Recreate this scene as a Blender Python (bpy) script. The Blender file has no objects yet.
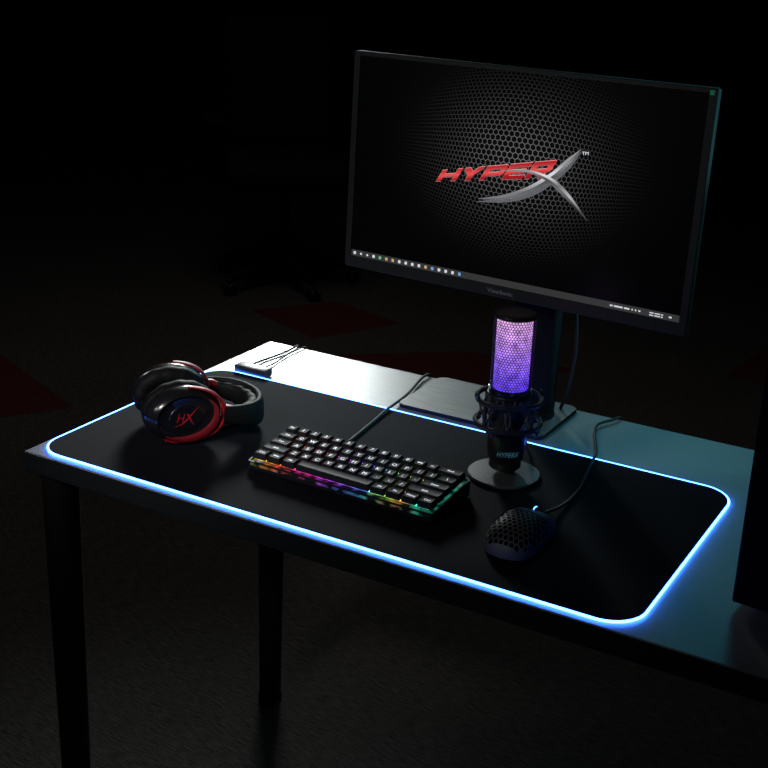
import bpy, bmesh, math, random
from mathutils import Vector, Matrix
random.seed(4)
S=bpy.context.scene
S.view_settings.view_transform='Standard'
COL=S.collection
pi=math.pi
# ------------------------------------------------------------------ node helpers
class NT:
    def __init__(s,name):
        s.m=bpy.data.materials.new(name); s.m.use_nodes=True
        s.t=s.m.node_tree; s.t.nodes.clear()
        s.out=s.t.nodes.new('ShaderNodeOutputMaterial')
    def n(s,typ,**kw):
        x=s.t.nodes.new(typ)
        for k,v in kw.items(): setattr(x,k,v)
        return x
    def put(s,sock,v):
        if v is None: return
        if isinstance(v,bpy.types.NodeSocket): s.t.links.new(v,sock)
        else: sock.default_value=v
    def ma(s,op,a,b=None,c=None,clamp=False):
        x=s.n('ShaderNodeMath',operation=op); x.use_clamp=clamp
        s.put(x.inputs[0],a); s.put(x.inputs[1],b)
        if c is not None: s.put(x.inputs[2],c)
        return x.outputs[0]
    def coord(s,which='Object'):
        tc=s.n('ShaderNodeTexCoord'); sp=s.n('ShaderNodeSeparateXYZ')
        s.t.links.new(tc.outputs[which],sp.inputs[0]); return tc.outputs[which],sp.outputs[0],sp.outputs[1],sp.outputs[2]
    def ramp(s,fac,stops,interp='LINEAR'):
        r=s.n('ShaderNodeValToRGB'); s.put(r.inputs[0],fac); cr=r.color_ramp; cr.interpolation=interp
        while len(cr.elements)<len(stops): cr.elements.new(0.5)
        for e,(p,c) in zip(cr.elements,stops):
            e.position=p; e.color=(c[0],c[1],c[2],1)
        return r.outputs[0]
    def hexd(s,x,y,cell):
        """distance-to-centre field of a hexagon grid: 0 at cell centre, 0.5 at the walls"""
        x=s.ma('DIVIDE',x,cell); y=s.ma('DIVIDE',y,cell)
        def half(ox,oy):
            ax=s.ma('SUBTRACT',s.ma('FLOORED_MODULO',s.ma('ADD',x,ox),1.0),.5)
            ay=s.ma('SUBTRACT',s.ma('FLOORED_MODULO',s.ma('ADD',y,oy),1.7320508),.8660254)
            ax=s.ma('ABSOLUTE',ax); ay=s.ma('ABSOLUTE',ay)
            return s.ma('MAXIMUM',ax,s.ma('ADD',s.ma('MULTIPLY',ax,.5),s.ma('MULTIPLY',ay,.8660254)))
        return s.ma('MINIMUM',half(0,0),half(.5,.8660254))
    def bsdf(s,col,rough=.5,metal=0,spec=.5,em=None,es=0,coat=0,bump=None,bd=.001,bs=.5,link=True):
        b=s.n('ShaderNodeBsdfPrincipled')
        s.put(b.inputs['Base Color'],col if isinstance(col,bpy.types.NodeSocket) else (*col,1))
        s.put(b.inputs['Roughness'],rough); s.put(b.inputs['Metallic'],metal)
        b.inputs['Specular IOR Level'].default_value=spec
        if coat: b.inputs['Coat Weight'].default_value=coat; b.inputs['Coat Roughness'].default_value=.1
        if em is not None:
            s.put(b.inputs['Emission Color'],em if isinstance(em,bpy.types.NodeSocket) else (*em,1))
            s.put(b.inputs['Emission Strength'],es)
        if bump is not None:
            bn=s.n('ShaderNodeBump'); bn.inputs['Distance'].default_value=bd; bn.inputs['Strength'].default_value=bs
            s.put(bn.inputs['Height'],bump); s.t.links.new(bn.outputs[0],b.inputs['Normal'])
        if link: s.t.links.new(b.outputs[0],s.out.inputs[0])
        return b
def noise(nt,vec,scale,detail=3,vscale=None):
    if vscale:
        mp=nt.n('ShaderNodeMapping'); mp.inputs['Scale'].default_value=vscale; nt.t.links.new(vec,mp.inputs[0]); vec=mp.outputs[0]
    n=nt.n('ShaderNodeTexNoise'); n.inputs['Scale'].default_value=scale; n.inputs['Detail'].default_value=detail
    nt.t.links.new(vec,n.inputs['Vector']); return n.outputs['Fac']
def plain(name,col,rough=.5,metal=0,spec=.5,coat=0,ns=120,nb=.15,var=.15):
    t=NT(name); v,x,y,z=t.coord(); f=noise(t,v,ns)
    c=t.ramp(f,[(0.3,[k*(1-var) for k in col]),(0.7,[k*(1+var) for k in col])])
    t.bsdf(c,rough,metal,spec,coat=coat,bump=f,bd=.0006,bs=nb); return t.m
def emis(name,col,st,base=(.5,.5,.5)):
    t=NT(name); t.bsdf(base,.4,em=col,es=st); return t.m

M_blackp=plain('black_plastic',(.012,.012,.014),.42)
M_blacks=plain('black_satin_plastic',(.014,.014,.016),.36)
M_blackg=plain('black_gloss',(.010,.010,.012),.22,coat=.3,nb=.02)
M_leather=plain('black_leatherette',(.006,.006,.0065),.60,spec=.16,ns=300,nb=.6)
M_red=plain('red_anodised_metal',(.42,.008,.016),.5,metal=.1,nb=.03)
M_redd=plain('dark_red_rim',(.26,.005,.010),.5,nb=.03)
M_rubber=plain('black_rubber',(.01,.01,.011),.55)
M_matte=plain('matte_black_steel',(.005,.005,.006),.75,spec=.15)
M_cable=plain('braided_cable',(.008,.008,.009),.6,ns=900,nb=.6)
M_leg=plain('black_powder_coat',(.007,.007,.008),.5,ns=500)
# brushed plate
t=NT('brushed_grey_metal'); v,x,y,z=t.coord(); f=noise(t,v,60,4,(.6,14,1))
t.bsdf(t.ramp(f,[(.25,(.12,.12,.12)),(.75,(.25,.25,.25))]),.5,.25,bump=f,bd=.0004,bs=.4); M_plate=t.m
# desk laminate
t=NT('grey_laminate'); v,x,y,z=t.coord(); f=noise(t,v,40,4,(1,7,1)); f2=noise(t,v,400,2)
t.bsdf(t.ramp(f,[(.3,(.235,.245,.25)),(.7,(.265,.275,.28))]),.38,0,.5,bump=f2,bd=.0003,bs=.15); M_desk=t.m
t=NT('desk_edge_shaded'); v,x,y,z=t.coord(); f=noise(t,v,200,2)
t.bsdf(t.ramp(f,[(.3,(.012,.015,.018)),(.7,(.018,.021,.025))]),.6,spec=.2); M_deskedge=t.m  # edges coloured near-black: their shade is put into the colour
# mat cloth
t=NT('black_mat_cloth'); v,x,y,z=t.coord(); f=noise(t,v,1500,2)
t.bsdf(t.ramp(f,[(.3,(.006,.006,.009)),(.7,(.010,.010,.015))]),.85,0,.10,bump=f,bd=.0003,bs=.5); M_mat=t.m
# LED
t=NT('light_strip_silicone'); t.bsdf((.6,.7,.9),.4,em=(.040,.175,1.0),es=20.0); M_led=t.m
# carpet
def carpet(name,a,b):
    t=NT(name); v,x,y,z=t.coord()
    mp=t.n('ShaderNodeMapping'); mp.inputs['Rotation'].default_value=(0,0,.12); t.t.links.new(v,mp.inputs[0])
    f=noise(t,mp.outputs[0],34,6,(1,11,1)); g=noise(t,v,1.3,3); h=noise(t,v,260,2)
    s=t.ma('ADD',t.ma('ADD',t.ma('MULTIPLY',f,.60),t.ma('MULTIPLY',g,.20)),t.ma('MULTIPLY',h,.2))
    t.bsdf(t.ramp(s,[(.40,a),(.60,b)]),.9,0,.1,bump=h,bd=.003,bs=.6); return t.m
M_carpet=carpet('grey_brown_streaked_carpet',(.028,.0255,.023),(.088,.080,.072))
M_carpetr=carpet('red_carpet_tile',(.050,.012,.013),(.105,.020,.022))
M_wall=plain('dark_wall_paint',(.004,.004,.004),.95,ns=20,spec=.05)

# ------------------------------------------------------------------ mesh helpers
def link(o,parent=None):
    COL.objects.link(o)
    if parent: o.parent=parent
    return o
def empty(name,loc,rz=0,label=None,cat=None):
    e=bpy.data.objects.new(name,None); e.empty_display_size=.02; link(e); e.location=loc; e.rotation_euler=(0,0,rz)
    if label: e['label']=label; e['category']=cat
    return e
def obj(name,bm,mats,parent=None,smooth=None,loc=None,label=None,cat=None,kind=None):
    me=bpy.data.meshes.new(name)
    bmesh.ops.recalc_face_normals(bm,faces=bm.faces[:])
    bm.to_mesh(me); bm.free()
    for m in (mats if isinstance(mats,(list,tuple)) else [mats]): me.materials.append(m)
    if smooth is not None:
        for p in me.polygons: p.use_smooth=True
        try: me.set_sharp_from_angle(angle=math.radians(smooth))
        except Exception: pass
    o=bpy.data.objects.new(name,me); link(o,parent)
    if loc: o.location=loc
    if label: o['label']=label
    if cat: o['category']=cat
    if kind: o['kind']=kind
    return o
def box(bm,c,s,bev=0,seg=2,mi=0,mat=None):
    r=bmesh.ops.create_cube(bm,size=1)
    vs=r['verts']
    for v in vs: v.co=Vector((v.co.x*s[0],v.co.y*s[1],v.co.z*s[2]))
    fs=set(f for v in vs for f in v.link_faces)
    if bev:
        es=list(set(e for v in vs for e in v.link_edges))
        r=bmesh.ops.bevel(bm,geom=es,offset=bev,segments=seg,profile=.5,affect='EDGES')
        fs=set(r['faces'])|set(f for f in fs if f.is_valid)
        vs=list(set(v for f in fs for v in f.verts))
        fs=set(f for v in vs for f in v.link_faces)
    for f in fs: f.material_index=mi
    for v in vs:
        if mat: v.co=mat@v.co
        v.co+=Vector(c)
    return vs
def lathe(bm,prof,seg=48,mat=None,mi=0):
    rings=[]; new=[]
    for r,z in prof:
        if r<1e-6: rings.append([bm.verts.new((0,0,z))])
        else: rings.append([bm.verts.new((r*math.cos(2*pi*i/seg),r*math.sin(2*pi*i/seg),z)) for i in range(seg)])
        new+=rings[-1]
    for a,b in zip(rings,rings[1:]):
        for i in range(seg):
            j=(i+1)%seg
            if len(a)==1 and len(b)==1: continue
            if len(a)==1: f=bm.faces.new((a[0],b[i],b[j]))
            elif len(b)==1: f=bm.faces.new((a[i],a[j],b[0]))
            else: f=bm.faces.new((a[i],a[j],b[j],b[i]))
            f.material_index=mi
    if mat:
        for v in new: v.co=mat@v.co
    return new
def smoothpts(P,n=8,closed=False):
    P=[Vector(p) for p in P]; out=[]; N=len(P)
    for i in range(N if closed else N-1):
        g=(lambda k:P[k%N]) if closed else (lambda k:P[max(0,min(N-1,k))])
        p0,p1,p2,p3=g(i-1),g(i),g(i+1),g(i+2)
        for k in range(n):
            u=k/n
            out.append(.5*((2*p1)+(p2-p0)*u+(2*p0-5*p1+4*p2-p3)*u*u+(3*p1-p0-3*p2+p3)*u**3))
    if not closed: out.append(P[-1])
    return out
def sweep(bm,P,rad,seg=10,closed=False,sect=None,up=None,mi=0):
    N=len(P); rings=[]; prev=None
    for i,p in enumerate(P):
        if closed: tg=(P[(i+1)%N]-P[i-1])
        else: tg=P[min(i+1,N-1)]-P[max(i-1,0)]
        tg.normalize()
        if up is not None: nn=Vector(up)
        else: nn=prev if prev is not None else (Vector((0,0,1)) if abs(tg.z)<.9 else Vector((1,0,0)))
        nn=(nn-tg*nn.dot(tg)).normalized(); prev=nn; bb=tg.cross(nn)
        r=rad[i] if isinstance(rad,(list,tuple)) else rad
        sc=sect if sect else [(math.cos(2*pi*k/seg),math.sin(2*pi*k/seg)) for k in range(seg)]
        rings.append([bm.verts.new(p+nn*(a*r)+bb*(b*r)) for a,b in sc])
    L=len(rings[0])
    for i in range(N if closed else N-1):
        a,b=rings[i],rings[(i+1)%N]
        for k in range(L):
            f=bm.faces.new((a[k],a[(k+1)%L],b[(k+1)%L],b[k])); f.material_index=mi
    if not closed:
        for rr in (rings[0][::-1],rings[-1]):
            f=bm.faces.new(rr); f.material_index=mi
    return [v for r in rings for v in r]
def ring_pts(R,z,n=48,c=(0,0)): return [Vector((c[0]+R*math.cos(2*pi*i/n),c[1]+R*math.sin(2*pi*i/n),z)) for i in range(n)]
def rrect(w,h,r,n=8,x0=0,y0=0):
    P=[]
    for cx,cy,a0 in ((x0+w-r,y0+r,-pi/2),(x0+w-r,y0+h-r,0),(x0+r,y0+h-r,pi/2),(x0+r,y0+r,pi)):
        for k in range(n+1):
            a=a0+pi/2*k/n; P.append((cx+r*math.cos(a),cy+r*math.sin(a)))
    return P
def prism(bm,P2,z0,z1,mi=0,mat=None):
    a=[bm.verts.new((x,y,z0)) for x,y in P2]; b=[bm.verts.new((x,y,z1)) for x,y in P2]
    n=len(P2); F=[bm.faces.new(b),bm.faces.new(a[::-1])]
    for i in range(n): F.append(bm.faces.new((a[i],a[(i+1)%n],b[(i+1)%n],b[i])))
    for f in F: f.material_index=mi
    if mat:
        for v in a+b: v.co=mat@v.co
    return a+b,F
_tc={}
def textgeo(s):
    if s in _tc: return _tc[s]
    cu=bpy.data.curves.new('t','FONT'); cu.body=s; cu.size=1; cu.resolution_u=3
    o=bpy.data.objects.new('t',cu); COL.objects.link(o)
    dg=bpy.context.evaluated_depsgraph_get(); dg.update()
    me=bpy.data.meshes.new_from_object(o.evaluated_get(dg))
    V=[v.co.copy() for v in me.vertices]; F=[list(p.vertices) for p in me.polygons]
    bpy.data.objects.remove(o); bpy.data.curves.remove(cu); bpy.data.meshes.remove(me)
    xs=[v.x for v in V] or [0]; ys=[v.y for v in V] or [0]
    _tc[s]=(V,F,min(xs),max(xs),min(ys),max(ys)); return _tc[s]
def addtext(bm,s,fn,mi=0):
    V,F,x0,x1,y0,y1=textgeo(s)
    vs=[bm.verts.new(fn((v.x-x0)/(x1-x0),(v.y-y0)/(y1-y0),)) for v in V]
    for f in F:
        try:
            q=bm.faces.new([vs[k] for k in f]); q.material_index=mi
        except ValueError: pass
def taspect(s):
    V,F,x0,x1,y0,y1=textgeo(s); return (x1-x0)/(y1-y0)
# wide angular letterforms, unit box, built from convex strokes
T_=.25
GL={'H':[[(0,0),(T_,0),(T_,1),(0,1)],[(1-T_,0),(1,0),(1,1),(1-T_,1)],[(T_,.38),(1-T_,.38),(1-T_,.62),(T_,.62)]],
 'Y':[[(0,1),(.30,1),(.63,.46),(.37,.40)],[(1,1),(.70,1),(.37,.46),(.63,.40)],[(.37,0),(.63,0),(.63,.46),(.37,.46)]],
 'P':[[(0,0),(T_,0),(T_,1),(0,1)],[(T_,.76),(1-T_,.76),(.92,1),(T_,1)],[(1-T_,.30),(1,.40),(1,.92),(.92,1),(1-T_,1)],[(T_,.30),(.92,.30),(1-T_,.52),(T_,.52)]],
 'E':[[(0,0),(T_,0),(T_,1),(0,1)],[(T_,.78),(1,.78),(1,1),(T_,1)],[(T_,.39),(.9,.39),(.9,.61),(T_,.61)],[(T_,0),(1,0),(1,.22),(T_,.22)]],
 'R':[[(0,0),(T_,0),(T_,1),(0,1)],[(T_,.78),(1-T_,.78),(.92,1),(T_,1)],[(1-T_,.36),(1,.44),(1,.92),(.92,1),(1-T_,1)],[(T_,.34),(.92,.34),(1-T_,.54),(T_,.54)],[(.40,.36),(.72,.36),(1,0),(.68,0)]]}
def glyphs(bm,word,fn,mi,gap=.08):
    n=len(word); cw=1/n
    for i,ch in enumerate(word):
        for st in GL[ch]:
            vs=[bm.verts.new(fn(i*cw+(gap/2+(1-gap)*a)*cw,b)) for a,b in st]
            bm.faces.new(vs).material_index=mi

# ------------------------------------------------------------------ room
ZF=.03
bm=bmesh.new()
def quad(bm,P,mi=0):
    f=bm.faces.new([bm.verts.new(p) for p in P]); f.material_index=mi; return f
quad(bm,[(-7,-3,ZF),(5,-3,ZF),(5,8,ZF),(-7,8,ZF)])
for P in ([(-2.6,1.3),(-1.58,1.12),(-1.35,1.50),(-2.3,1.9)],[(-1.50,2.65),(-1.12,2.50),(-.95,2.85),(-1.30,2.95)],
          [(-1.0,2.35),(-.45,2.30),(-.20,2.75),(-.60,2.70)],[(.25,3.0),(.8,2.9),(.9,3.5),(.3,3.5)]):
    quad(bm,[(x,y,ZF+.0008) for x,y in P],1)
obj('floor',bm,[M_carpet,M_carpetr],kind='structure')
bm=bmesh.new(); box(bm,(-1,8.05,1.6),(12,.1,3.14)); obj('wall_back',bm,M_wall,kind='structure')
bm=bmesh.new(); box(bm,(-7.05,2.5,1.6),(.1,11,3.14)); obj('wall_left',bm,M_wall,kind='structure')

# ------------------------------------------------------------------ desk
ZD=.75
desk=empty('desk',(0,0,ZF),label='grey laminate desk top on tapered black metal legs',cat='desk')
bm=bmesh.new()
vs=box(bm,(.605,.2925,ZD-.0155-ZF),(1.207,.605,.031),.0015,1)
bm.normal_update()
for f in bm.faces: f.material_index=0 if f.normal.z>.5 else 1
obj('desk_top',bm,[M_desk,M_deskedge],desk)
for (x,y) in ((.030,.028),(.027,.564),(1.16,.04),(1.16,.55)):
    bm=bmesh.new(); T=ZD-ZF-.0312
    lathe(bm,[(0,T),(.0280,T),(.0280,T-.004),(.0262,T-.005),(.0258,T-.08),(.0208,.03),(.0208,.012),(.023,.010),(.023,0),(0,0)],32)
    obj('leg',bm,M_leg,desk,smooth=40,loc=(x,y,0))

# ------------------------------------------------------------------ mouse mat
mat=empty('mouse_mat',(0,0,ZD),label='large black cloth desk mat with glowing white-blue edge',cat='mouse mat')
X0,X1=.011,.889; MWd=X1-X0
bm=bmesh.new(); prism(bm,rrect(MWd-.004,.416,.042,10,X0+.002,.002),.0004,.0036); obj('mat_surface',bm,M_mat,mat)
bm=bmesh.new(); sweep(bm,[Vector((x,y,.0024)) for x,y in rrect(MWd,.42,.045,10,X0,0)],.00150,10,closed=True); obj('light_strip',bm,M_led,mat,smooth=60)
bm=bmesh.new(); box(bm,(.078,.434,.0075),(.062,.024,.0145),.003,2); obj('control_box',bm,M_blacks,mat,smooth=40)
bm=bmesh.new()
sweep(bm,smoothpts([(.06,.445,.008),(.055,.49,.003),(.062,.55,.003),(.060,.590,.003),(.059,.600,.001)]),.0018,8)
obj('cable',bm,M_cable,mat,smooth=60)
bm=bmesh.new()
sweep(bm,smoothpts([(.085,.445,.008),(.080,.49,.003),(.072,.55,.003),(.073,.590,.003),(.073,.600,.001)]),.0014,8)
obj('cable',bm,M_cable,mat,smooth=60)

ZM=ZD+.004
# ------------------------------------------------------------------ keyboard
kb=empty('keyboard',(.298,.110,ZM),rz=-.03,label='compact black mechanical keyboard with rainbow backlighting',cat='keyboard')
U=.01885; KW=15*U+.008; KD=5*U+.009
t=NT('rainbow_backlight'); v,x,y,z=t.coord()
g=noise(t,v,45,1); fx=t.ma('DIVIDE',x,KW)
fx=t.ma('ADD',fx,t.ma('MULTIPLY',t.ma('SUBTRACT',g,.5),.22))
c=t.ramp(fx,[(0,(.25,.8,.05)),(.06,(1,.45,.03)),(.17,(1,.12,.03)),(.27,(1,.03,.25)),(.38,(.75,.05,.9)),(.5,(.3,.10,1)),(.6,(.1,.25,1)),(.7,(.2,.75,.1)),(.8,(.8,.3,.05)),(.88,(.04,.55,.30)),(1,(.03,.40,.30))])
cx=t.ma('SUBTRACT',t.ma('FLOORED_MODULO',t.ma('DIVIDE',t.ma('SUBTRACT',x,.004),U),1.0),.5)
sp=t.ma('SUBTRACT',1.1,t.ma('MULTIPLY',t.ma('ABSOLUTE',cx),1.6))
front=t.ma('MULTIPLY',t.ma('SUBTRACT',y,.0125),300,clamp=True)
inx=t.ma('MULTIPLY',t.ma('SUBTRACT',KW-.0115,x),400,clamp=True)
g2=noise(t,v,80,2)
lo=t.ma('MULTIPLY',t.ma('SUBTRACT',g2,.44,clamp=True),1.8)
st=t.ma('ADD',t.ma('MULTIPLY',t.ma('MULTIPLY',sp,6.0),t.ma('MULTIPLY',front,inx)),lo)
t.bsdf((.02,.02,.02),.5,em=c,es=st); M_rgb=t.m
def htop(y): return .0125+.012*y/KD
bm=bmesh.new()
P=rrect(KW,KD,.004,5)
a=[bm.verts.new((x,y,.002)) for x,y in P]; b=[bm.verts.new((x,y,htop(y))) for x,y in P]
Q=rrect(KW-.005,KD-.005,.002,5,.0025,.0025)
c2=[bm.verts.new((x,y,htop(y))) for x,y in Q]; d2=[bm.verts.new((x,y,htop(y)-.003)) for x,y in Q]
n=len(P); bm.faces.new(a[::-1])
for A,B in ((a,b),(b,c2),(c2,d2)):
    for i in range(n): bm.faces.new((A[i],A[(i+1)%n],B[(i+1)%n],B[i]))
obj('case',bm,M_blacks,kb)
bm=bmesh.new()
bm.faces.new([bm.verts.new((x,y,htop(y)-.0029)) for x,y in Q]); obj('backlight_plate',bm,M_rgb,kb)
t=NT('case_front_glow'); v,x,y,z=t.coord(); fx=t.ma('DIVIDE',x,KW); g=noise(t,v,60,1); g2=noise(t,v,70,2)
fx=t.ma('ADD',fx,t.ma('MULTIPLY',t.ma('SUBTRACT',g,.5),.15))
c=t.ramp(fx,[(0,(.2,.8,.08)),(.08,(1,.5,.06)),(.16,(1,.25,.06)),(.25,(1,.1,.25)),(.36,(.7,.1,1)),(.5,(.15,.15,1)),(.62,(.05,.5,.9)),(.72,(.2,.7,.2)),(.8,(.9,.3,.2)),(.9,(.05,.7,.5)),(1,(.05,.9,.2))])
t.bsdf((.02,.02,.02),.3,em=c,es=t.ma('MULTIPLY',t.ma('SUBTRACT',g2,.44,clamp=True),1.2)); M_front=t.m
bm=bmesh.new(); box(bm,(KW/2,-.0004,.0092),(KW-.012,.0012,.0034)); obj('painted_front_glow',bm,M_front,kb)  # emissive strip painting the backlight spill on the case front
for x in (.02,KW-.02):
    for y in (.012,KD-.012):
        bm=bmesh.new(); box(bm,(x,y,.0014),(.02,.008,.0024),.0005,1); obj('foot',bm,M_rubber,kb)
M_key=plain('keycap_plastic',(.012,.012,.014),.6,spec=.25,ns=300)
M_leg2=emis('keycap_legend',(.74,.76,.90),.75)
rows=[[('Esc',1)]+[(ch,1) for ch in '1234567890-=']+[('Back',2)],
 [('Tab',1.5)]+[(ch,1) for ch in 'QWERTYUIOP[]']+[('\\',1.5)],
 [('Caps',1.75)]+[(ch,1) for ch in 'ASDFGHJKL;\'']+[('Enter',2.25)],
 [('Shift',2.25)]+[(ch,1) for ch in 'ZXCVBNM,./']+[('Shift',2.75)],
 [('Ctrl',1.25),('Win',1.25),('Alt',1.25),('',6.25),('Alt',1.25),('Fn',1.25),('Menu',1.25),('Ctrl',1.25)]]
tops=[.0125,.0105,.0098,.0098,.0102]
for ri,row in enumerate(rows):
    x=.004; yc=.0045+(4-ri+.5)*U
    for s,w in row:
        bm=bmesh.new(); W=w*U-.0018; D=U-.0016; z0=.0036; z1=z0+tops[ri]*.80
        prof=[(W/2,D/2,z0,.0008),(W/2-.0009,D/2-.0009,z0+(z1-z0)*.6,.0012),(W/2-.0018,D/2-.0018,z1-.0005,.002),(W/2-.0026,D/2-.0026,z1,.002),(W/2-.0046,D/2-.0044,z1-.0005,.0015)]
        rings=[]
        for hw,hd,z,r in prof:
            rings.append([bm.verts.new((px,py+(.0004 if z>z0+.002 else 0),z)) for px,py in rrect(2*hw,2*hd,r,3,-hw,-hd)])
        L=len(rings[0])
        for A,B in zip(rings,rings[1:]):
            for i in range(L): bm.faces.new((A[i],A[(i+1)%L],B[(i+1)%L],B[i]))
        bm.faces.new(rings[-1]); bm.faces.new(rings[0][::-1])
        if s:
            h=.0062 if len(s)==1 else .0038
            asp=taspect(s); hh=h*(.45 if s in '-=' else 1); 
            if s in ",.'": hh=.0015
            ww=min(hh*asp,W-.006); 
            for o_ in (-.00025,.00025): addtext(bm,s,lambda u,v:Vector((-ww/2+ww*u+o_,-hh/2+hh*v,z1-.0002+o_*.1)),1)
        k=obj('keycap',bm,[M_key,M_leg2],kb,smooth=35,loc=(x+w*U/2,yc,htop(yc)-.0009))
        k.rotation_euler=(.10,0,0)
        x+=w*U
bm=bmesh.new()
sweep(bm,smoothpts([(.070,KD-.002,.010),(.070,KD+.02,.006),(.060,.18,.0025),(.048,.26,.0025),(.042,.298,.0032),(.039,.322,.0028),(.030,.38,.0008),(.012,.455,.0008),(.010,.480,.001),(.010,.488,-.001)]),.0023,8)
obj('cable',bm,M_cable,kb,smooth=60)

# ------------------------------------------------------------------ mouse
mo=empty('computer_mouse',(.700,.124,ZM),rz=.0,label='black lightweight mouse with honeycomb shell and blue-lit wheel',cat='computer mouse')
t=NT('honeycomb_shell'); v,x,y,z=t.coord(); hd=t.hexd(x,y,.0068)
hole=t.ma('LESS_THAN',hd,.375)
a_=t.ma('MULTIPLY',t.ma('GREATER_THAN',y,-.054),t.ma('GREATER_THAN',z,.013))
yl=t.ma('LESS_THAN',y,.012)
m_=t.ma('MULTIPLY',t.ma('MULTIPLY',hole,a_),yl)
b=t.bsdf((.105,.100,.092),.46,spec=.4,link=False); tr=t.n('ShaderNodeBsdfTransparent'); mx=t.n('ShaderNodeMixShader')
t.put(mx.inputs[0],m_); t.t.links.new(b.outputs[0],mx.inputs[1]); t.t.links.new(tr.outputs[0],mx.inputs[2]); t.t.links.new(mx.outputs[0],t.out.inputs[0]); M_shell=t.m
def mouse_surf(scale=1,zs=1,mat=None):
    bm=bmesh.new(); NL,NA=36,28; L=.120; rings=[]
    for i in range(NL+1):
        u=i/NL; y=(-L/2+L*u)
        e=max(0.0,1-abs(2*u-1)**3.4)**.42
        w=.0350*(1-.10*math.sin(pi*u)**2)*e
        h=(.0350*math.sin(pi*min(1,(u*.74+.16)))**.85)*max(.0,1-abs(2*u-1)**7)**.5
        ring=[]
        for k in range(NA+1):
            a=pi*k/NA; c,s_=math.cos(a),math.sin(a)
            px=w*math.copysign(abs(c)**.72,c); pz=.0015+h*abs(s_)**.62
            ring.append(bm.verts.new((px*scale,y*scale,max(.0015,pz*zs))))
        rings.append(ring)
    for A,B in zip(rings,rings[1:]):
        for k in range(NA): bm.faces.new((A[k],A[k+1],B[k+1],B[k]))
        bm.faces.new((A[NA],A[0],B[0],B[NA]))
    bmesh.ops.remove_doubles(bm,verts=bm.verts[:],dist=.00005)
    return bm
def mtop(y,x=0):
    u=(y+.060)/.120
    h=(.0350*math.sin(pi*min(1,(u*.74+.16)))**.85)*max(.0,1-abs(2*u-1)**7)**.5
    e=max(0.0,1-abs(2*u-1)**3.4)**.42; w=.0350*(1-.10*math.sin(pi*u)**2)*e
    c=min(1,abs(x)/w)**(1/.72); s_=math.sqrt(max(0,1-c*c))
    return .0015+h*s_**.62
obj('shell',mouse_surf(),M_shell,mo,smooth=60)
obj('inner_frame',mouse_surf(.95,.92),plain('matte_inner_plastic',(.003,.003,.003),.8,spec=.1),mo,smooth=60)
wc=Vector((0,.040,mtop(.040)-.0058))
bm=bmesh.new(); lathe(bm,[(0,-.0030),(.0085,-.0030),(.0100,-.002),(.0100,.002),(.0085,.0030),(0,.0030)],32,Matrix.Translation(wc)@Matrix.Rotation(pi/2,4,'Y'))
obj('scroll_wheel',bm,M_rubber,mo,smooth=40)
M_blue=emis('blue_indicator',(.05,.28,1),9)
bm=bmesh.new()
P=[wc+Vector((0,.0099*math.cos(2*pi*i/40),.0099*math.sin(2*pi*i/40))) for i in range(40)]
sweep(bm,P,.0008,6,closed=True)
obj('wheel_light',bm,M_blue,mo,smooth=60)
bm=bmesh.new()
sweep(bm,[Vector((0,y_/1000,mtop(y_/1000)+.0001)) for y_ in range(14,58,3)],.0006,6)
obj('button_seam',bm,M_rubber,mo)
bm=bmesh.new()
sweep(bm,[Vector((x_/1000,.0135,mtop(.0135,x_/1000)+.0001)) for x_ in range(-28,29,2)],.0006,6)
obj('button_seam',bm,M_rubber,mo)
for yy in (-.002,.014):
    bm=bmesh.new(); box(bm,(-.0318,yy,.021),(.003,.014,.004),.001,1); obj('side_button',bm,M_blackg,mo)
bm=bmesh.new()
sweep(bm,smoothpts([(0,.054,.009),(.003,.072,.010),(.006,.095,.006),(.009,.135,.0025),(.006,.185,.0022),(-.004,.235,.0022),(-.013,.280,.0030),(-.018,.306,.0030),(-.033,.345,.0008),(-.050,.385,.0008),(-.058,.420,.0008),(-.046,.452,.0008),(-.041,.466,.0010),(-.040,.474,-.001)]),.0022,8)
obj('cable',bm,M_cable,mo,smooth=60)

# ------------------------------------------------------------------ microphone
az=math.atan2(-1.188-.292,1.2276-.60)   # mic faces the seat side
mic=empty('microphone',(.600,.292,ZM),rz=az,label='black desktop microphone glowing purple in a shock mount',cat='microphone')
bm=bmesh.new(); lathe(bm,[(0,0),(.0495,0),(.0505,.001),(.0505,.003),(.049,.0045),(.03,.0055),(.012,.006),(.0,.006)],64)
obj('base',bm,plain('grey_metal_base',(.15,.15,.155),.42,metal=.3,ns=300),mic,smooth=40)
bm=bmesh.new()
sweep(bm,smoothpts([(-.030,0,.004),(-.036,0,.02),(-.043,0,.05),(-.043,0,.09),(-.041,0,.118)]),.0055,12); obj('stand_pole',bm,M_blackp,mic,smooth=60)
bm=bmesh.new()
lathe(bm,[(0,.012),(.019,.0125),(.0215,.015),(.0215,.024),(.0222,.0255),(.0245,.029),(.0265,.048),(.0270,.075),(.0272,.100),(.0278,.128),(.0268,.129),(0,.129)],64)
obj('body',bm,M_blacks,mic,smooth=35)
bm=bmesh.new()
lathe(bm,[(.0208,.0140)]+[(.0221 if i%2 else .0214,.0145+i*.0009) for i in range(10)]+[(.0208,.0240)],72)
obj('knob',bm,M_rubber,mic)
t=NT('purple_glow'); v,x,y,z=t.coord()
f=t.ma('DIVIDE',t.ma('SUBTRACT',z,.129),.099)
c=t.ramp(f,[(0,(.12,.05,1)),(.25,(.24,.11,1)),(.5,(.42,.20,.98)),(.75,(.66,.33,.94)),(1,(.82,.45,.85))])
g=noise(t,v,90,3)
t.bsdf((.2,.1,.3),.6,em=c,es=t.ma('ADD',-.15,t.ma('MULTIPLY',g,2.4)))
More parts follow.
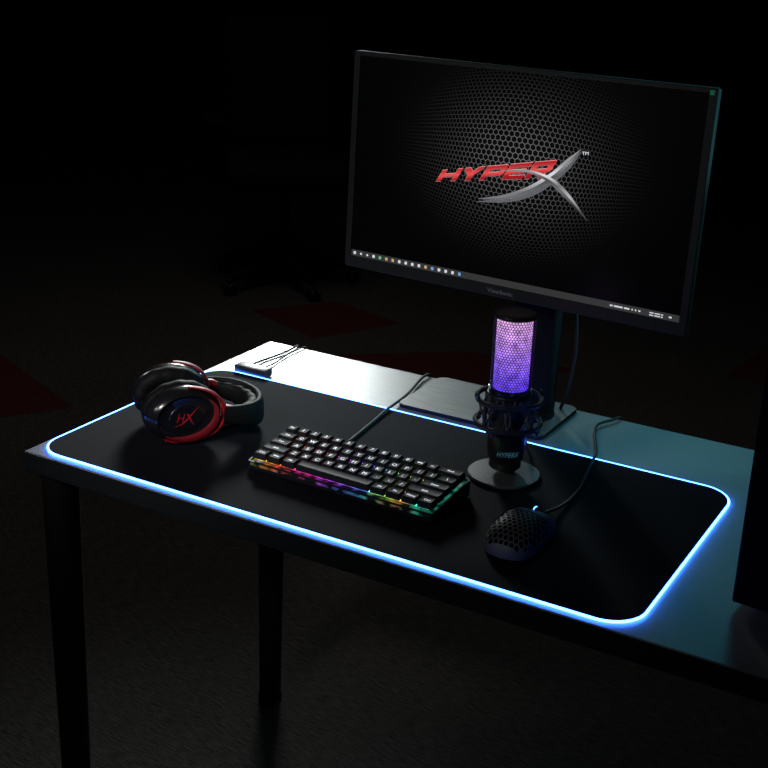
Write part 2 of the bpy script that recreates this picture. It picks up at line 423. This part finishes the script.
bm=bmesh.new(); lathe(bm,[(0,.129),(.0238,.130),(.0238,.226),(.022,.2290),(0,.2290)],48); obj('light_core',bm,t.m,mic,smooth=40)
t=NT('perforated_grille'); v,x,y,z=t.coord()
ang=t.ma('MULTIPLY',t.ma('ARCTAN2',y,x),.0282); hd=t.hexd(ang,z,2*pi*.0282/44)
band=t.ma('MULTIPLY',t.ma('GREATER_THAN',z,.1315),t.ma('LESS_THAN',z,.2290))
m_=t.ma('MULTIPLY',t.ma('LESS_THAN',hd,.38),band)
b=t.bsdf((.04,.03,.05),.4,.3,link=False); tr=t.n('ShaderNodeBsdfTransparent'); mx=t.n('ShaderNodeMixShader')
t.put(mx.inputs[0],m_); t.t.links.new(b.outputs[0],mx.inputs[1]); t.t.links.new(tr.outputs[0],mx.inputs[2]); t.t.links.new(mx.outputs[0],t.out.inputs[0])
bm=bmesh.new(); lathe(bm,[(.0282,.129),(.0282,.2295)],96); obj('grille',bm,t.m,mic,smooth=60)
bm=bmesh.new(); lathe(bm,[(.0270,.2290),(.0288,.2290),(.0290,.2302),(.0282,.2330),(.0255,.2348),(.012,.2352),(0,.2352)],64); obj('top_cap',bm,M_blackp,mic,smooth=40)
bm=bmesh.new(); lathe(bm,[(.0278,.1225),(.0292,.1230),(.0292,.1300),(.0278,.1305)],64); obj('collar',bm,M_blackg,mic,smooth=40)
M_mount=plain('dark_grey_mount_plastic',(.022,.022,.025),.35)
bm=bmesh.new()
sec=[(1,.55),(.55,1),(-.55,1),(-1,.55),(-1,-.55),(-.55,-1),(.55,-1),(1,-.55)]
for z,R in ((.114,.0440),(.080,.0445)): sweep(bm,ring_pts(R,z),.0032,closed=True,sect=sec,up=(0,0,1))
for k in range(4):
    a=2*pi*(k+.5)/4; box(bm,(.0443*math.cos(a),.0443*math.sin(a),.097),(.0032,.006,.034),.0010,1,mat=Matrix.Rotation(a,3,'Z'))
for k in range(4):
    a=2*pi*(k+.25)/4
    box(bm,(.0458*math.cos(a),.0458*math.sin(a),.1185),(.0040,.010,.009),.0015,1,mat=Matrix.Rotation(a,3,'Z'))
    box(bm,(.0458*math.cos(a+.7),.0458*math.sin(a+.7),.075),(.0040,.010,.009),.0015,1,mat=Matrix.Rotation(a+.7,3,'Z'))
obj('shock_mount',bm,M_mount,mic)
for zz,R2 in ((.066,.0285),(.121,.0290)):
    bm=bmesh.new(); sweep(bm,ring_pts(R2,zz),.0022,8,closed=True); obj('inner_ring',bm,M_mount,mic,smooth=60)
M_cord=plain('grey_cord',(.10,.10,.11),.6)
bm=bmesh.new()
for k in range(8):
    a=2*pi*k/8; 
    for zz,zb in ((.115,.067),(.079,.120)):
        for d_ in (-.28,.28):
            sweep(bm,[Vector((.0440*math.cos(a),.0440*math.sin(a),zz)),Vector((.0295*math.cos(a+d_),.0295*math.sin(a+d_),zb))],.0010,6)
obj('elastic_cord',bm,M_cord,mic)
M_logo=emis('printed_blue_grey_logo_glow',(.12,.50,.65),.14,base=(.15,.22,.26))  # print with a faint glow added so it reads in the dark
bm=bmesh.new()
def cylmap(u,v):
    z=.037+.0075*v; R=.0253+.0020*(z-.029)/.019+.0006; a=.12+(u+.05*v-.5)*1.12; return Vector((R*math.cos(a),R*math.sin(a),z))
addtext(bm,'HYPERX',cylmap); obj('logo',bm,M_logo,mic)
bm=bmesh.new()
sweep(bm,smoothpts([(-.026,.01,.055),(-.05,.015,.05),(-.075,.02,.03),(-.10,.03,.006),(-.125,.02,.0025)]),.0021,8)
obj('cable',bm,M_cable,mic,smooth=60)

# ------------------------------------------------------------------ monitor
mon=empty('computer_monitor',(.505,.505,ZD),label='black widescreen monitor showing dark honeycomb wallpaper with logo',cat='monitor')
bm=bmesh.new(); prism(bm,rrect(.245,.150,.012,6,-.158,-.064),0.0008,.007)
bmesh.ops.bevel(bm,geom=[e for e in bm.edges if all(v.co.z>.006 for v in e.verts)],offset=.0012,segments=2,affect='EDGES')
bm.normal_update()
for f in bm.faces: f.material_index=0 if f.normal.z>.5 else 1
obj('stand_base',bm,[M_plate,M_matte],mon,smooth=30)
bm=bmesh.new(); box(bm,(.028,.032,.214),(.072,.030,.415),.008,3); lathe(bm,[(0,.007),(.050,.007),(.050,.011),(.044,.014),(0,.015)],48,Matrix.Translation((.020,.016,0)))
obj('stand_neck',bm,M_matte,mon,smooth=40)
head=bpy.data.objects.new('display_head',None); link(head,mon); head.empty_display_size=.05
head.location=(.513-.505,.445-.505,1.12-ZD); head.rotation_euler=(-.035,0,-.072)
W,H=.56,.326; SW,SH=.537,.3015; SC=.0052
bm=bmesh.new()
def loop(w,h,r,cz,y): return [bm.verts.new((x,y,z)) for x,z in rrect(w,h,r,4,-w/2,cz-h/2)]
L0=loop(W,H,.004,0,.012); L1=loop(W,H,.004,0,.0008); L1b=loop(W-.002,H-.002,.004,0,0); L2=loop(SW+.001,SH+.001,.0005,SC,0); L3=loop(SW+.001,SH+.001,.0005,SC,.002)
for A,B in ((L0,L1),(L1,L1b),(L1b,L2),(L2,L3)):
    for i in range(len(A)): bm.faces.new((A[i],A[(i+1)%len(A)],B[(i+1)%len(A)],B[i]))
bm.faces.new(L0)
obj('bezel',bm,plain('dark_bezel_plastic',(.014,.015,.0145),.5,spec=.25),head)
bm=bmesh.new()
A=loop(W-.006,H-.006,.01,0,.012); B=loop(W-.03,H-.03,.02,0,.022); C=loop(W-.22,H-.12,.03,-.01,.042)
for P_,Q_ in ((A,B),(B,C)):
    for i in range(len(P_)): bm.faces.new((P_[i],P_[(i+1)%len(P_)],Q_[(i+1)%len(P_)],Q_[i]))
bm.faces.new(C); box(bm,(0.012,.055,-.02),(.11,.03,.11),.004,2)
obj('rear_housing',bm,M_matte,head,smooth=30)
t=NT('lit_display'); v,x,y,z=t.coord()
dx=t.ma('SUBTRACT',x,.006); dz=t.ma('SUBTRACT',z,.035)
r2=t.ma('ADD',t.ma('MULTIPLY',dx,dx),t.ma('MULTIPLY',dz,dz))
k=t.ma('ADD',.90,t.ma('MULTIPLY',r2,14.0))
hx=t.ma('MULTIPLY',dz,k); hy=t.ma('MULTIPLY',dx,k)
hd=t.hexd(hy,hx,.0080)
rim=t.ma('MULTIPLY',t.ma('SUBTRACT',hd,.425),13,clamp=True)
ex=t.ma('ADD',t.ma('MULTIPLY',t.ma('MULTIPLY',dx,dx),1/(.105**2)),t.ma('MULTIPLY',t.ma('MULTIPLY',dz,dz),1/(.080**2)))
fall=t.ma('POWER',2.718,t.ma('MULTIPLY',ex,-1.15))
fall2=t.ma('POWER',2.718,t.ma('MULTIPLY',ex,-.45))
I=t.ma('ADD',t.ma('MULTIPLY',rim,t.ma('ADD',t.ma('MULTIPLY',fall,.23),t.ma('MULTIPLY',fall2,.012))),t.ma('MULTIPLY',fall,.003))
bar=t.ma('LESS_THAN',z,-SH/2+SC+.0098)
I=t.ma('MAXIMUM',t.ma('MULTIPLY',I,t.ma('SUBTRACT',1.0,bar)),t.ma('MULTIPLY',bar,.034))
t.bsdf((.003,.003,.003),.3,spec=.12,em=(1,1,1.02),es=I); M_screen=t.m
bm=bmesh.new(); quad(bm,[(-SW/2,.0015,-SH/2+SC),(SW/2,.0015,-SH/2+SC),(SW/2,.0015,SH/2+SC),(-SW/2,.0015,SH/2+SC)])
scr=obj('screen',bm,M_screen,head)
def LP(px,py,y=.0009):   # artwork drafting grid -> screen plane (metres)
    a,b=px-515,py-185
    return Vector((.001574*(a+.09*b),y,.0045-.00138*(b-.157*a)))
t=NT('red_logo'); v,x,y,z=t.coord()
f=t.ma('DIVIDE',t.ma('SUBTRACT',z,t.ma('MULTIPLY',x,.195)),.05,clamp=True)
t.bsdf((.1,0,0),.4,em=t.ramp(f,[(.14,(.26,.004,.008)),(.30,(.48,.007,.012)),(.42,(1,.09,.09)),(.60,(.50,.010,.016))]),es=.8); M_lr=t.m
def chrome(name,st,off):
    t=NT(name); v,x,y,z=t.coord()
    f=t.ma('ADD',t.ma('MULTIPLY',t.ma('SUBTRACT',z,t.ma('MULTIPLY',x,.3)),14),off,clamp=True)
    t.bsdf((.1,.1,.1),.4,em=t.ramp(f,[(0,(.06,.06,.065)),(.35,(.45,.45,.47)),(.6,(.16,.16,.17)),(.85,(.75,.75,.78)),(1,(.3,.3,.3))]),es=st); return t.m
M_lc=chrome('chrome_logo',.95,.75); M_lc2=chrome('dark_chrome_logo',.30,.60)
M_white=emis('white_pixels',(.85,.87,.9),.9)
bm=bmesh.new()
def txmap(u,v,y=.0010):
    X=-.1255+.179*u; base=-.0145+.0290*u; h=.0165+.0100*u
    return Vector((X+.58*h*v,y,.0045+base+h*v))
def sh(dx_,dz_,yy):
    def g(u,v):
        p=txmap(u,v,yy); p.x+=dx_; p.z+=dz_; return p
    return g
glyphs(bm,'HYPER',sh(-.0016,-.0020,.00130),1)
glyphs(bm,'HYPER',sh(-.0009,-.0011,.00120),1)
glyphs(bm,'HYPER',sh(0,0,.00105),0)
glyphs(bm,'HYPER',sh(.0003,.0009,.00115),6)
M_lrd=emis('dark_red_logo_edge',(.14,.003,.005),.8); M_lrh=emis('bright_red_logo_edge',(1,.30,.28),.7)
def ribbon(bm,top,bot,y,mi,mi2=None):
    T=smoothpts([(a,b,0) for a,b in top],6); B=smoothpts([(a,b,0) for a,b in bot],6)
    tv=[bm.verts.new(LP(p.x,p.y,y)) for p in T]; bv=[bm.verts.new(LP(p.x,p.y,y)) for p in B]
    if mi2 is None:
        for i in range(len(tv)-1): bm.faces.new((tv[i],tv[i+1],bv[i+1],bv[i])).material_index=mi
    else:
        mv=[bm.verts.new(a.co.lerp(b.co,.5)) for a,b in zip(tv,bv)]
        for i in range(len(tv)-1):
            bm.faces.new((tv[i],tv[i+1],mv[i+1],mv[i])).material_index=mi
            bm.faces.new((mv[i],mv[i+1],bv[i+1],bv[i])).material_index=mi2
M_edge=emis('dark_chrome_edge',(.03,.03,.033),.8)
ribbon(bm,[(582,152),(567,163),(552,176),(530,189),(506,197),(481,201)],[(582,152.5),(571.5,166),(557,180),(536,193.5),(510,201.5),(481,201.5)],.0005,2,5)
ribbon(bm,[(503,172.5),(530,171.5),(553,179),(570,194),(589,222)],[(503,173),(528,174),(548,182),(564.5,197),(589,222.6)],.0003,2,5)
ribbon(bm,[(582,154),(567,166),(552,179),(530,192),(506,200),(479,204)],[(582,154.5),(573,169),(558,183.5),(538,197),(512,204.5),(479,204.5)],.0007,4)
addtext(bm,'TM',lambda u,v:LP(583+6*u,157.5-3*v,.0004),3)
obj('wallpaper_logo',bm,[M_lr,M_lrd,M_lc,M_white,M_edge,M_lc2,M_lrh],head)
bm=bmesh.new(); zb=-SH/2+SC+.0050
cols=[emis('pix_white',(.8,.85,.9),.65),emis('pix_amber',(.9,.5,.1),.5),emis('pix_blue',(.1,.4,.9),.6),emis('pix_green',(.1,.7,.25),.5)]
xs=[-.2620+i*.0118 for i in range(17)]
for i,xx in enumerate(xs):
    s=.0030 if i not in (1,2) else .0022
    P=rrect(2*s*.75,2*s*.75,.001,3,xx-s*.75,zb-s*.75)
    bm.faces.new([bm.verts.new((a,.0010,b_)) for a,b_ in P]).material_index=random.choice([0,0,0,1,2,3]) if i else 0
for x0_,w_ in ((.168,.004),(.174,.013),(.189,.008),(.200,.002),(.205,.002),(.210,.003),(.254,.004)):
    quad(bm,[(x0_,.0010,zb-.0012),(x0_+w_,.0010,zb-.0012),(x0_+w_,.0010,zb+.0012),(x0_,.0010,zb+.0012)])
for zz in (-.0022,.0010):
    for x0_,w_ in ((.226,.006),(.2335,.008),(.2427,.003)):
        quad(bm,[(x0_,.0010,zb+zz-.0007),(x0_+w_,.0010,zb+zz-.0007),(x0_+w_,.0010,zb+zz+.0009),(x0_,.0010,zb+zz+.0009)])
obj('taskbar_icons',bm,cols,head)
bm=bmesh.new(); addtext(bm,'ViewSonic',lambda u,v:Vector((-.024+.042*u,-.0003,-H/2+.0055+.0062*v))); obj('brand_lettering',bm,emis('grey_print_glow',(.10,.10,.11),.15,base=(.2,.2,.2)),head)  # printed lettering, slight glow put into the grey
bm=bmesh.new(); box(bm,(W/2-.0075,-.0002,H/2-.006),(.006,.0008,.006)); obj('sticker',bm,emis('green_sticker',(.0,.12,.06),.3,base=(.02,.2,.1)),head)
bm=bmesh.new()
sweep(bm,smoothpts([(.00,.03,.36),(.055,.045,.30),(.074,.05,.22),(.086,.05,.12),(.082,.045,.05),(.070,.055,.016),(.06,.075,.004),(.05,.090,.003),(.05,.0935,.002)]),.0026,8)
obj('cable',bm,M_cable,mon,smooth=60)

# ------------------------------------------------------------------ headset
ang=-math.radians(40)
hs=empty('headset',(.127,.163,ZM),rz=ang,label='black gaming headset with red metal accents lying on its side',cat='headset')
CZ=.0440; SY=1.26; SZ=.93
def ell(bm,prof,cx,side,cy=0,sy=1.0,sz=1.0,mi=0,seg=56):
    m=Matrix.Translation((cx,cy,CZ))@Matrix.Diagonal((1,sy,sz,1))@Matrix.Rotation(side*pi/2,4,'Y')
    return lathe(bm,prof,seg,m,mi)
M_hx=emis('red_logo_print_glow',(.42,.008,.015),.12,base=(.4,.012,.018))  # red print, weak glow mixed into its colour
for side in (1,-1):
    cup=bpy.data.objects.new('ear_cup',None); cup.empty_display_size=.02; link(cup,hs)
    cup.rotation_euler=(0,0,side*.10)
    x0=side*.040
    bm=bmesh.new()
    ell(bm,[(0,.0),(.038,0),(.0425,.003),(.0440,.008),(.0435,.014),(.0400,.021),(.0372,.0260),(.0340,.0285),(.0330,.0270),(.0300,.0258),(.0200,.0265),(.0190,.0278),(0,.0281)],x0,side,sy=SY,sz=SZ)
    obj('shell',bm,M_blackg,cup,smooth=25)
    bm=bmesh.new()
    P=[Vector((x0-side*.009,.0325*SY*math.cos(2*pi*i/64),CZ+.0305*SZ*math.sin(2*pi*i/64))) for i in range(64)]
    sweep(bm,P,[.0142+.0006*math.sin(i*2*pi*13/64) for i in range(64)],14,closed=True,up=(1,0,0)); obj('ear_cushion',bm,M_leather,cup,smooth=60)
    bm=bmesh.new()
    P=[Vector((x0+side*.0265,.0356*SY*math.cos(2*pi*i/56),CZ+.0356*SZ*math.sin(2*pi*i/56))) for i in range(56)]
    R_=[.0005+.0046*max(0,math.cos(2*pi*i/56+.8))**.9 for i in range(56)]
    sweep(bm,P,R_,closed=True,sect=[(.8,.6),(.5,1.1),(-.7,1),(-.9,0),(-.7,-1),(.5,-1.1),(.8,-.6)],up=(1,0,0)); obj('trim_ring',bm,M_redd,cup,smooth=60)
    bm=bmesh.new(); s_=.0100
    def LG(a,b,e=0): return (x0+side*(.0286+e),side*(a-.05+.26*b)*s_*1.15,CZ+b*s_)
    for e,pts in ((0,[(-1.10,-.62),(-.96,-.62),(-.96,.62),(-1.10,.62)]),(0,[(-.42,-.62),(-.28,-.62),(-.28,.62),(-.42,.62)]),(0,[(-.96,-.08),(-.42,-.08),(-.42,.08),(-.96,.08)]),
                (.0003,[(1.35,1.65),(.74,.86),(.32,.22),(.06,-.20),(-.44,-.86),(-1.45,-1.28),(-.24,-.98),(.22,-.44),(.52,.12),(.86,.74)]),(.0002,[(-.10,.52),(.16,.52),(.46,.05),(.78,-.50),(1.40,-1.40),(.60,-.56),(.28,.00)])):
        bm.faces.new([bm.verts.new(LG(a,b,e)) for a,b in pts])
    obj('logo',bm,M_hx,cup)
    bm=bmesh.new()
    P=[]
    for i in range(41):
        a=-pi*.66+pi*1.12*i/40
        P.append(Vector((x0+side*(.016+.005*math.cos(a)),.0462*SY*math.cos(a),CZ+.0440*SZ*math.sin(a))))
    sweep(bm,P,[.0034*(.35+.65*math.sin(pi*min(1,(i+2)/44))**.8) for i in range(41)],sect=[(2.4,.3),(1.5,.75),(-1.5,.75),(-2.4,.3),(-2.4,-.3),(-1.5,-.75),(1.5,-.75),(2.4,-.3)],up=(1,0,0))
    sweep(bm,smoothpts([(x0+side*.019,.054,CZ),(x0+side*.022,.062,CZ),(side*.060,.072,CZ-.004)]),.0060,sect=[(.5,1.4),(.5,-1.4),(-.5,-1.4),(-.5,1.4)],up=(1,0,0))
    obj('fork',bm,M_red if side==1 else M_redd,cup,smooth=60)
bm=bmesh.new()
P=[Vector((.0640*math.cos(pi*i/40),.062+.066*math.sin(pi*i/40)**.85,CZ-.003-.013*math.sin(pi*i/40))) for i in range(41)]
sec=[(math.copysign(abs(math.cos(2*pi*k/16))**.6,math.cos(2*pi*k/16))*1.0,math.copysign(abs(math.sin(2*pi*k/16))**.7,math.sin(2*pi*k/16))*.32) for k in range(16)]
sweep(bm,P,[.0130+.008*math.sin(pi*i/40) for i in range(41)],sect=sec,up=(0,0,1)); obj('headband',bm,M_leather,hs,smooth=50)
bm=bmesh.new()
P2=[Vector((.054*math.cos(pi*i/40),.060+.058*math.sin(pi*i/40)**.85,CZ-.003-.013*math.sin(pi*i/40))) for i in range(3,38)]
sweep(bm,P2,[.011+.006*math.sin(pi*i/34)+.0006*math.sin(i*1.3) for i in range(35)],sect=[(a,b*1.8) for a,b in sec],up=(0,0,1)); obj('headband_padding',bm,M_leather,hs,smooth=50)

# ------------------------------------------------------------------ office chair in the dark room
M_chair=plain('charcoal_upholstery',(.008,.008,.009),.85,spec=.1,ns=200)
ch=empty('office_chair',(-1.62,3.05,ZF),rz=.7,label='dark upholstered swivel office chair standing on carpet',cat='chair')
bm=bmesh.new()
for k in range(5):
    a=2*pi*k/5
    sweep(bm,[Vector((.03*math.cos(a),.03*math.sin(a),.10)),Vector((.16*math.cos(a),.16*math.sin(a),.095)),Vector((.29*math.cos(a),.29*math.sin(a),.068))],[.026,.021,.014],8)
lathe(bm,[(0,.07),(.04,.07),(.04,.13),(.028,.14),(0,.14)],24)
obj('star_base',bm,M_matte,ch,smooth=40)
for k in range(5):
    a=2*pi*k/5; bm=bmesh.new()
    for s_ in (-.014,.014):
        lathe(bm,[(0,-.008),(.022,-.008),(.026,-.004),(.026,.004),(.022,.008),(0,.008)],20,Matrix.Translation((.29*math.cos(a),.29*math.sin(a),.0265))@Matrix.Rotation(a,4,'Z')@Matrix.Translation((0,s_,0))@Matrix.Rotation(pi/2,4,'X'))
    box(bm,(.29*math.cos(a),.29*math.sin(a),.045),(.018,.018,.045),.003,1)
    obj('caster',bm,M_rubber,ch,smooth=40)
bm=bmesh.new(); lathe(bm,[(0,.13),(.022,.13),(.022,.40),(.06,.41),(.06,.43),(0,.43)],24); obj('gas_column',bm,M_matte,ch,smooth=40)
bm=bmesh.new(); box(bm,(0,0,.475),(.48,.47,.09),.035,4); obj('seat',bm,M_chair,ch,smooth=50)
bm=bmesh.new(); box(bm,(0,.235,.80),(.44,.07,.50),.032,4,mat=Matrix.Rotation(-.12,3,'X')); obj('backrest',bm,M_chair,ch,smooth=50)
bm=bmesh.new(); sweep(bm,smoothpts([(0,.05,.425),(0,.24,.43),(0,.285,.52),(0,.285,.68)]),.018,8); obj('back_support',bm,M_matte,ch,smooth=50)
for sx in (-1,1):
    bm=bmesh.new(); sweep(bm,smoothpts([(sx*.18,0,.43),(sx*.27,0,.45),(sx*.285,0,.55),(sx*.28,0,.655)]),.014,8); box(bm,(sx*.28,0,.67),(.07,.25,.028),.010,2); obj('armrest',bm,M_matte,ch,smooth=50)

# ------------------------------------------------------------------ computer tower
tw=empty('computer_tower',(.964,.103,ZD),rz=-.05,label='black computer tower case standing on the desk',cat='computer')
M_steel=plain('black_steel',(.003,.003,.004),.7,ns=300,spec=.1)
bm=bmesh.new(); box(bm,(.105,.225,.235),(.21,.43,.45),.004,2); obj('case_body',bm,M_steel,tw,smooth=40)
bm=bmesh.new(); box(bm,(.105,.005,.235),(.204,.012,.444),.003,2)
for i in range(14): box(bm,(.105,-.0015,.06+i*.024),(.16,.002,.006))
obj('front_panel',bm,M_steel,tw)
for x in (.03,.18):
    for y in (.04,.40):
        bm=bmesh.new(); lathe(bm,[(0,0),(.014,0),(.016,.011),(0,.011)],24,Matrix.Translation((x,y,0))); obj('foot',bm,M_rubber,tw,smooth=40)

# ------------------------------------------------------------------ camera
q=(1.22757,-1.18796,1.46762,-.50695,.35203,.03928,1.2666)
y_,p_,r_=q[3:6]
f=Vector((math.sin(y_)*math.cos(p_),math.cos(y_)*math.cos(p_),-math.sin(p_)))
rt=Vector((math.cos(y_),-math.sin(y_),0)); up=rt.cross(f)
r2_=rt*math.cos(r_)+up*math.sin(r_); u2_=-rt*math.sin(r_)+up*math.cos(r_)
cam=bpy.data.cameras.new('camera'); co=bpy.data.objects.new('camera',cam); link(co)
mw=Matrix((r2_,u2_,-f)).transposed().to_4x4(); mw.translation=Vector(q[:3]); co.matrix_world=mw
cam.sensor_width=36; cam.lens=36*q[6]*1000/768; cam.clip_start=.05
S.camera=co
# ------------------------------------------------------------------ lights
def area(name,loc,tgt,size,power,col,sy=None,spread=pi):
    l=bpy.data.lights.new(name,'AREA'); l.size=size; l.energy=power; l.color=col; l.spread=spread
    if sy: l.shape='RECTANGLE'; l.size_y=sy
    o=bpy.data.objects.new(name,l); link(o); o.location=loc
    o.rotation_euler=(Vector(tgt)-Vector(loc)).to_track_quat('-Z','Y').to_euler(); return o
area('softbox_back',(-1.25,2.45,1.72),(-.14,.52,.75),.5,1.9,(.92,1,.99),spread=math.radians(30))
area('softbox_teal',(.10,3.1,2.1),(.50,.74,.75),.8,.17,(.10,.74,1),spread=math.radians(32))
area('floor_fill',(-.9,1.9,2.8),(-.9,1.7,0),1.2,2.3,(1,.96,.91),spread=math.radians(110))  # added overhead fill to bring up the carpet
area('headset_fill',(.2,-1.3,1.9),(.17,.24,.82),.4,.26,(1,.97,.95),spread=math.radians(16))  # added fill to bring out the red parts of the headset
area('bezel_edge_fill',(2.3,1.15,1.5),(.80,.42,1.12),.4,.9,(.25,.9,1),spread=math.radians(24))  # added teal light for the right edge of the monitor
area('room_fill',(-.6,-2.2,2.4),(.45,.45,1.15),.8,.5,(.95,.99,.97),spread=math.radians(22))
w=bpy.data.worlds.new('world'); S.world=w; w.use_nodes=True
w.node_tree.nodes['Background'].inputs[0].default_value=(.02,.022,.03,1); w.node_tree.nodes['Background'].inputs[1].default_value=.12
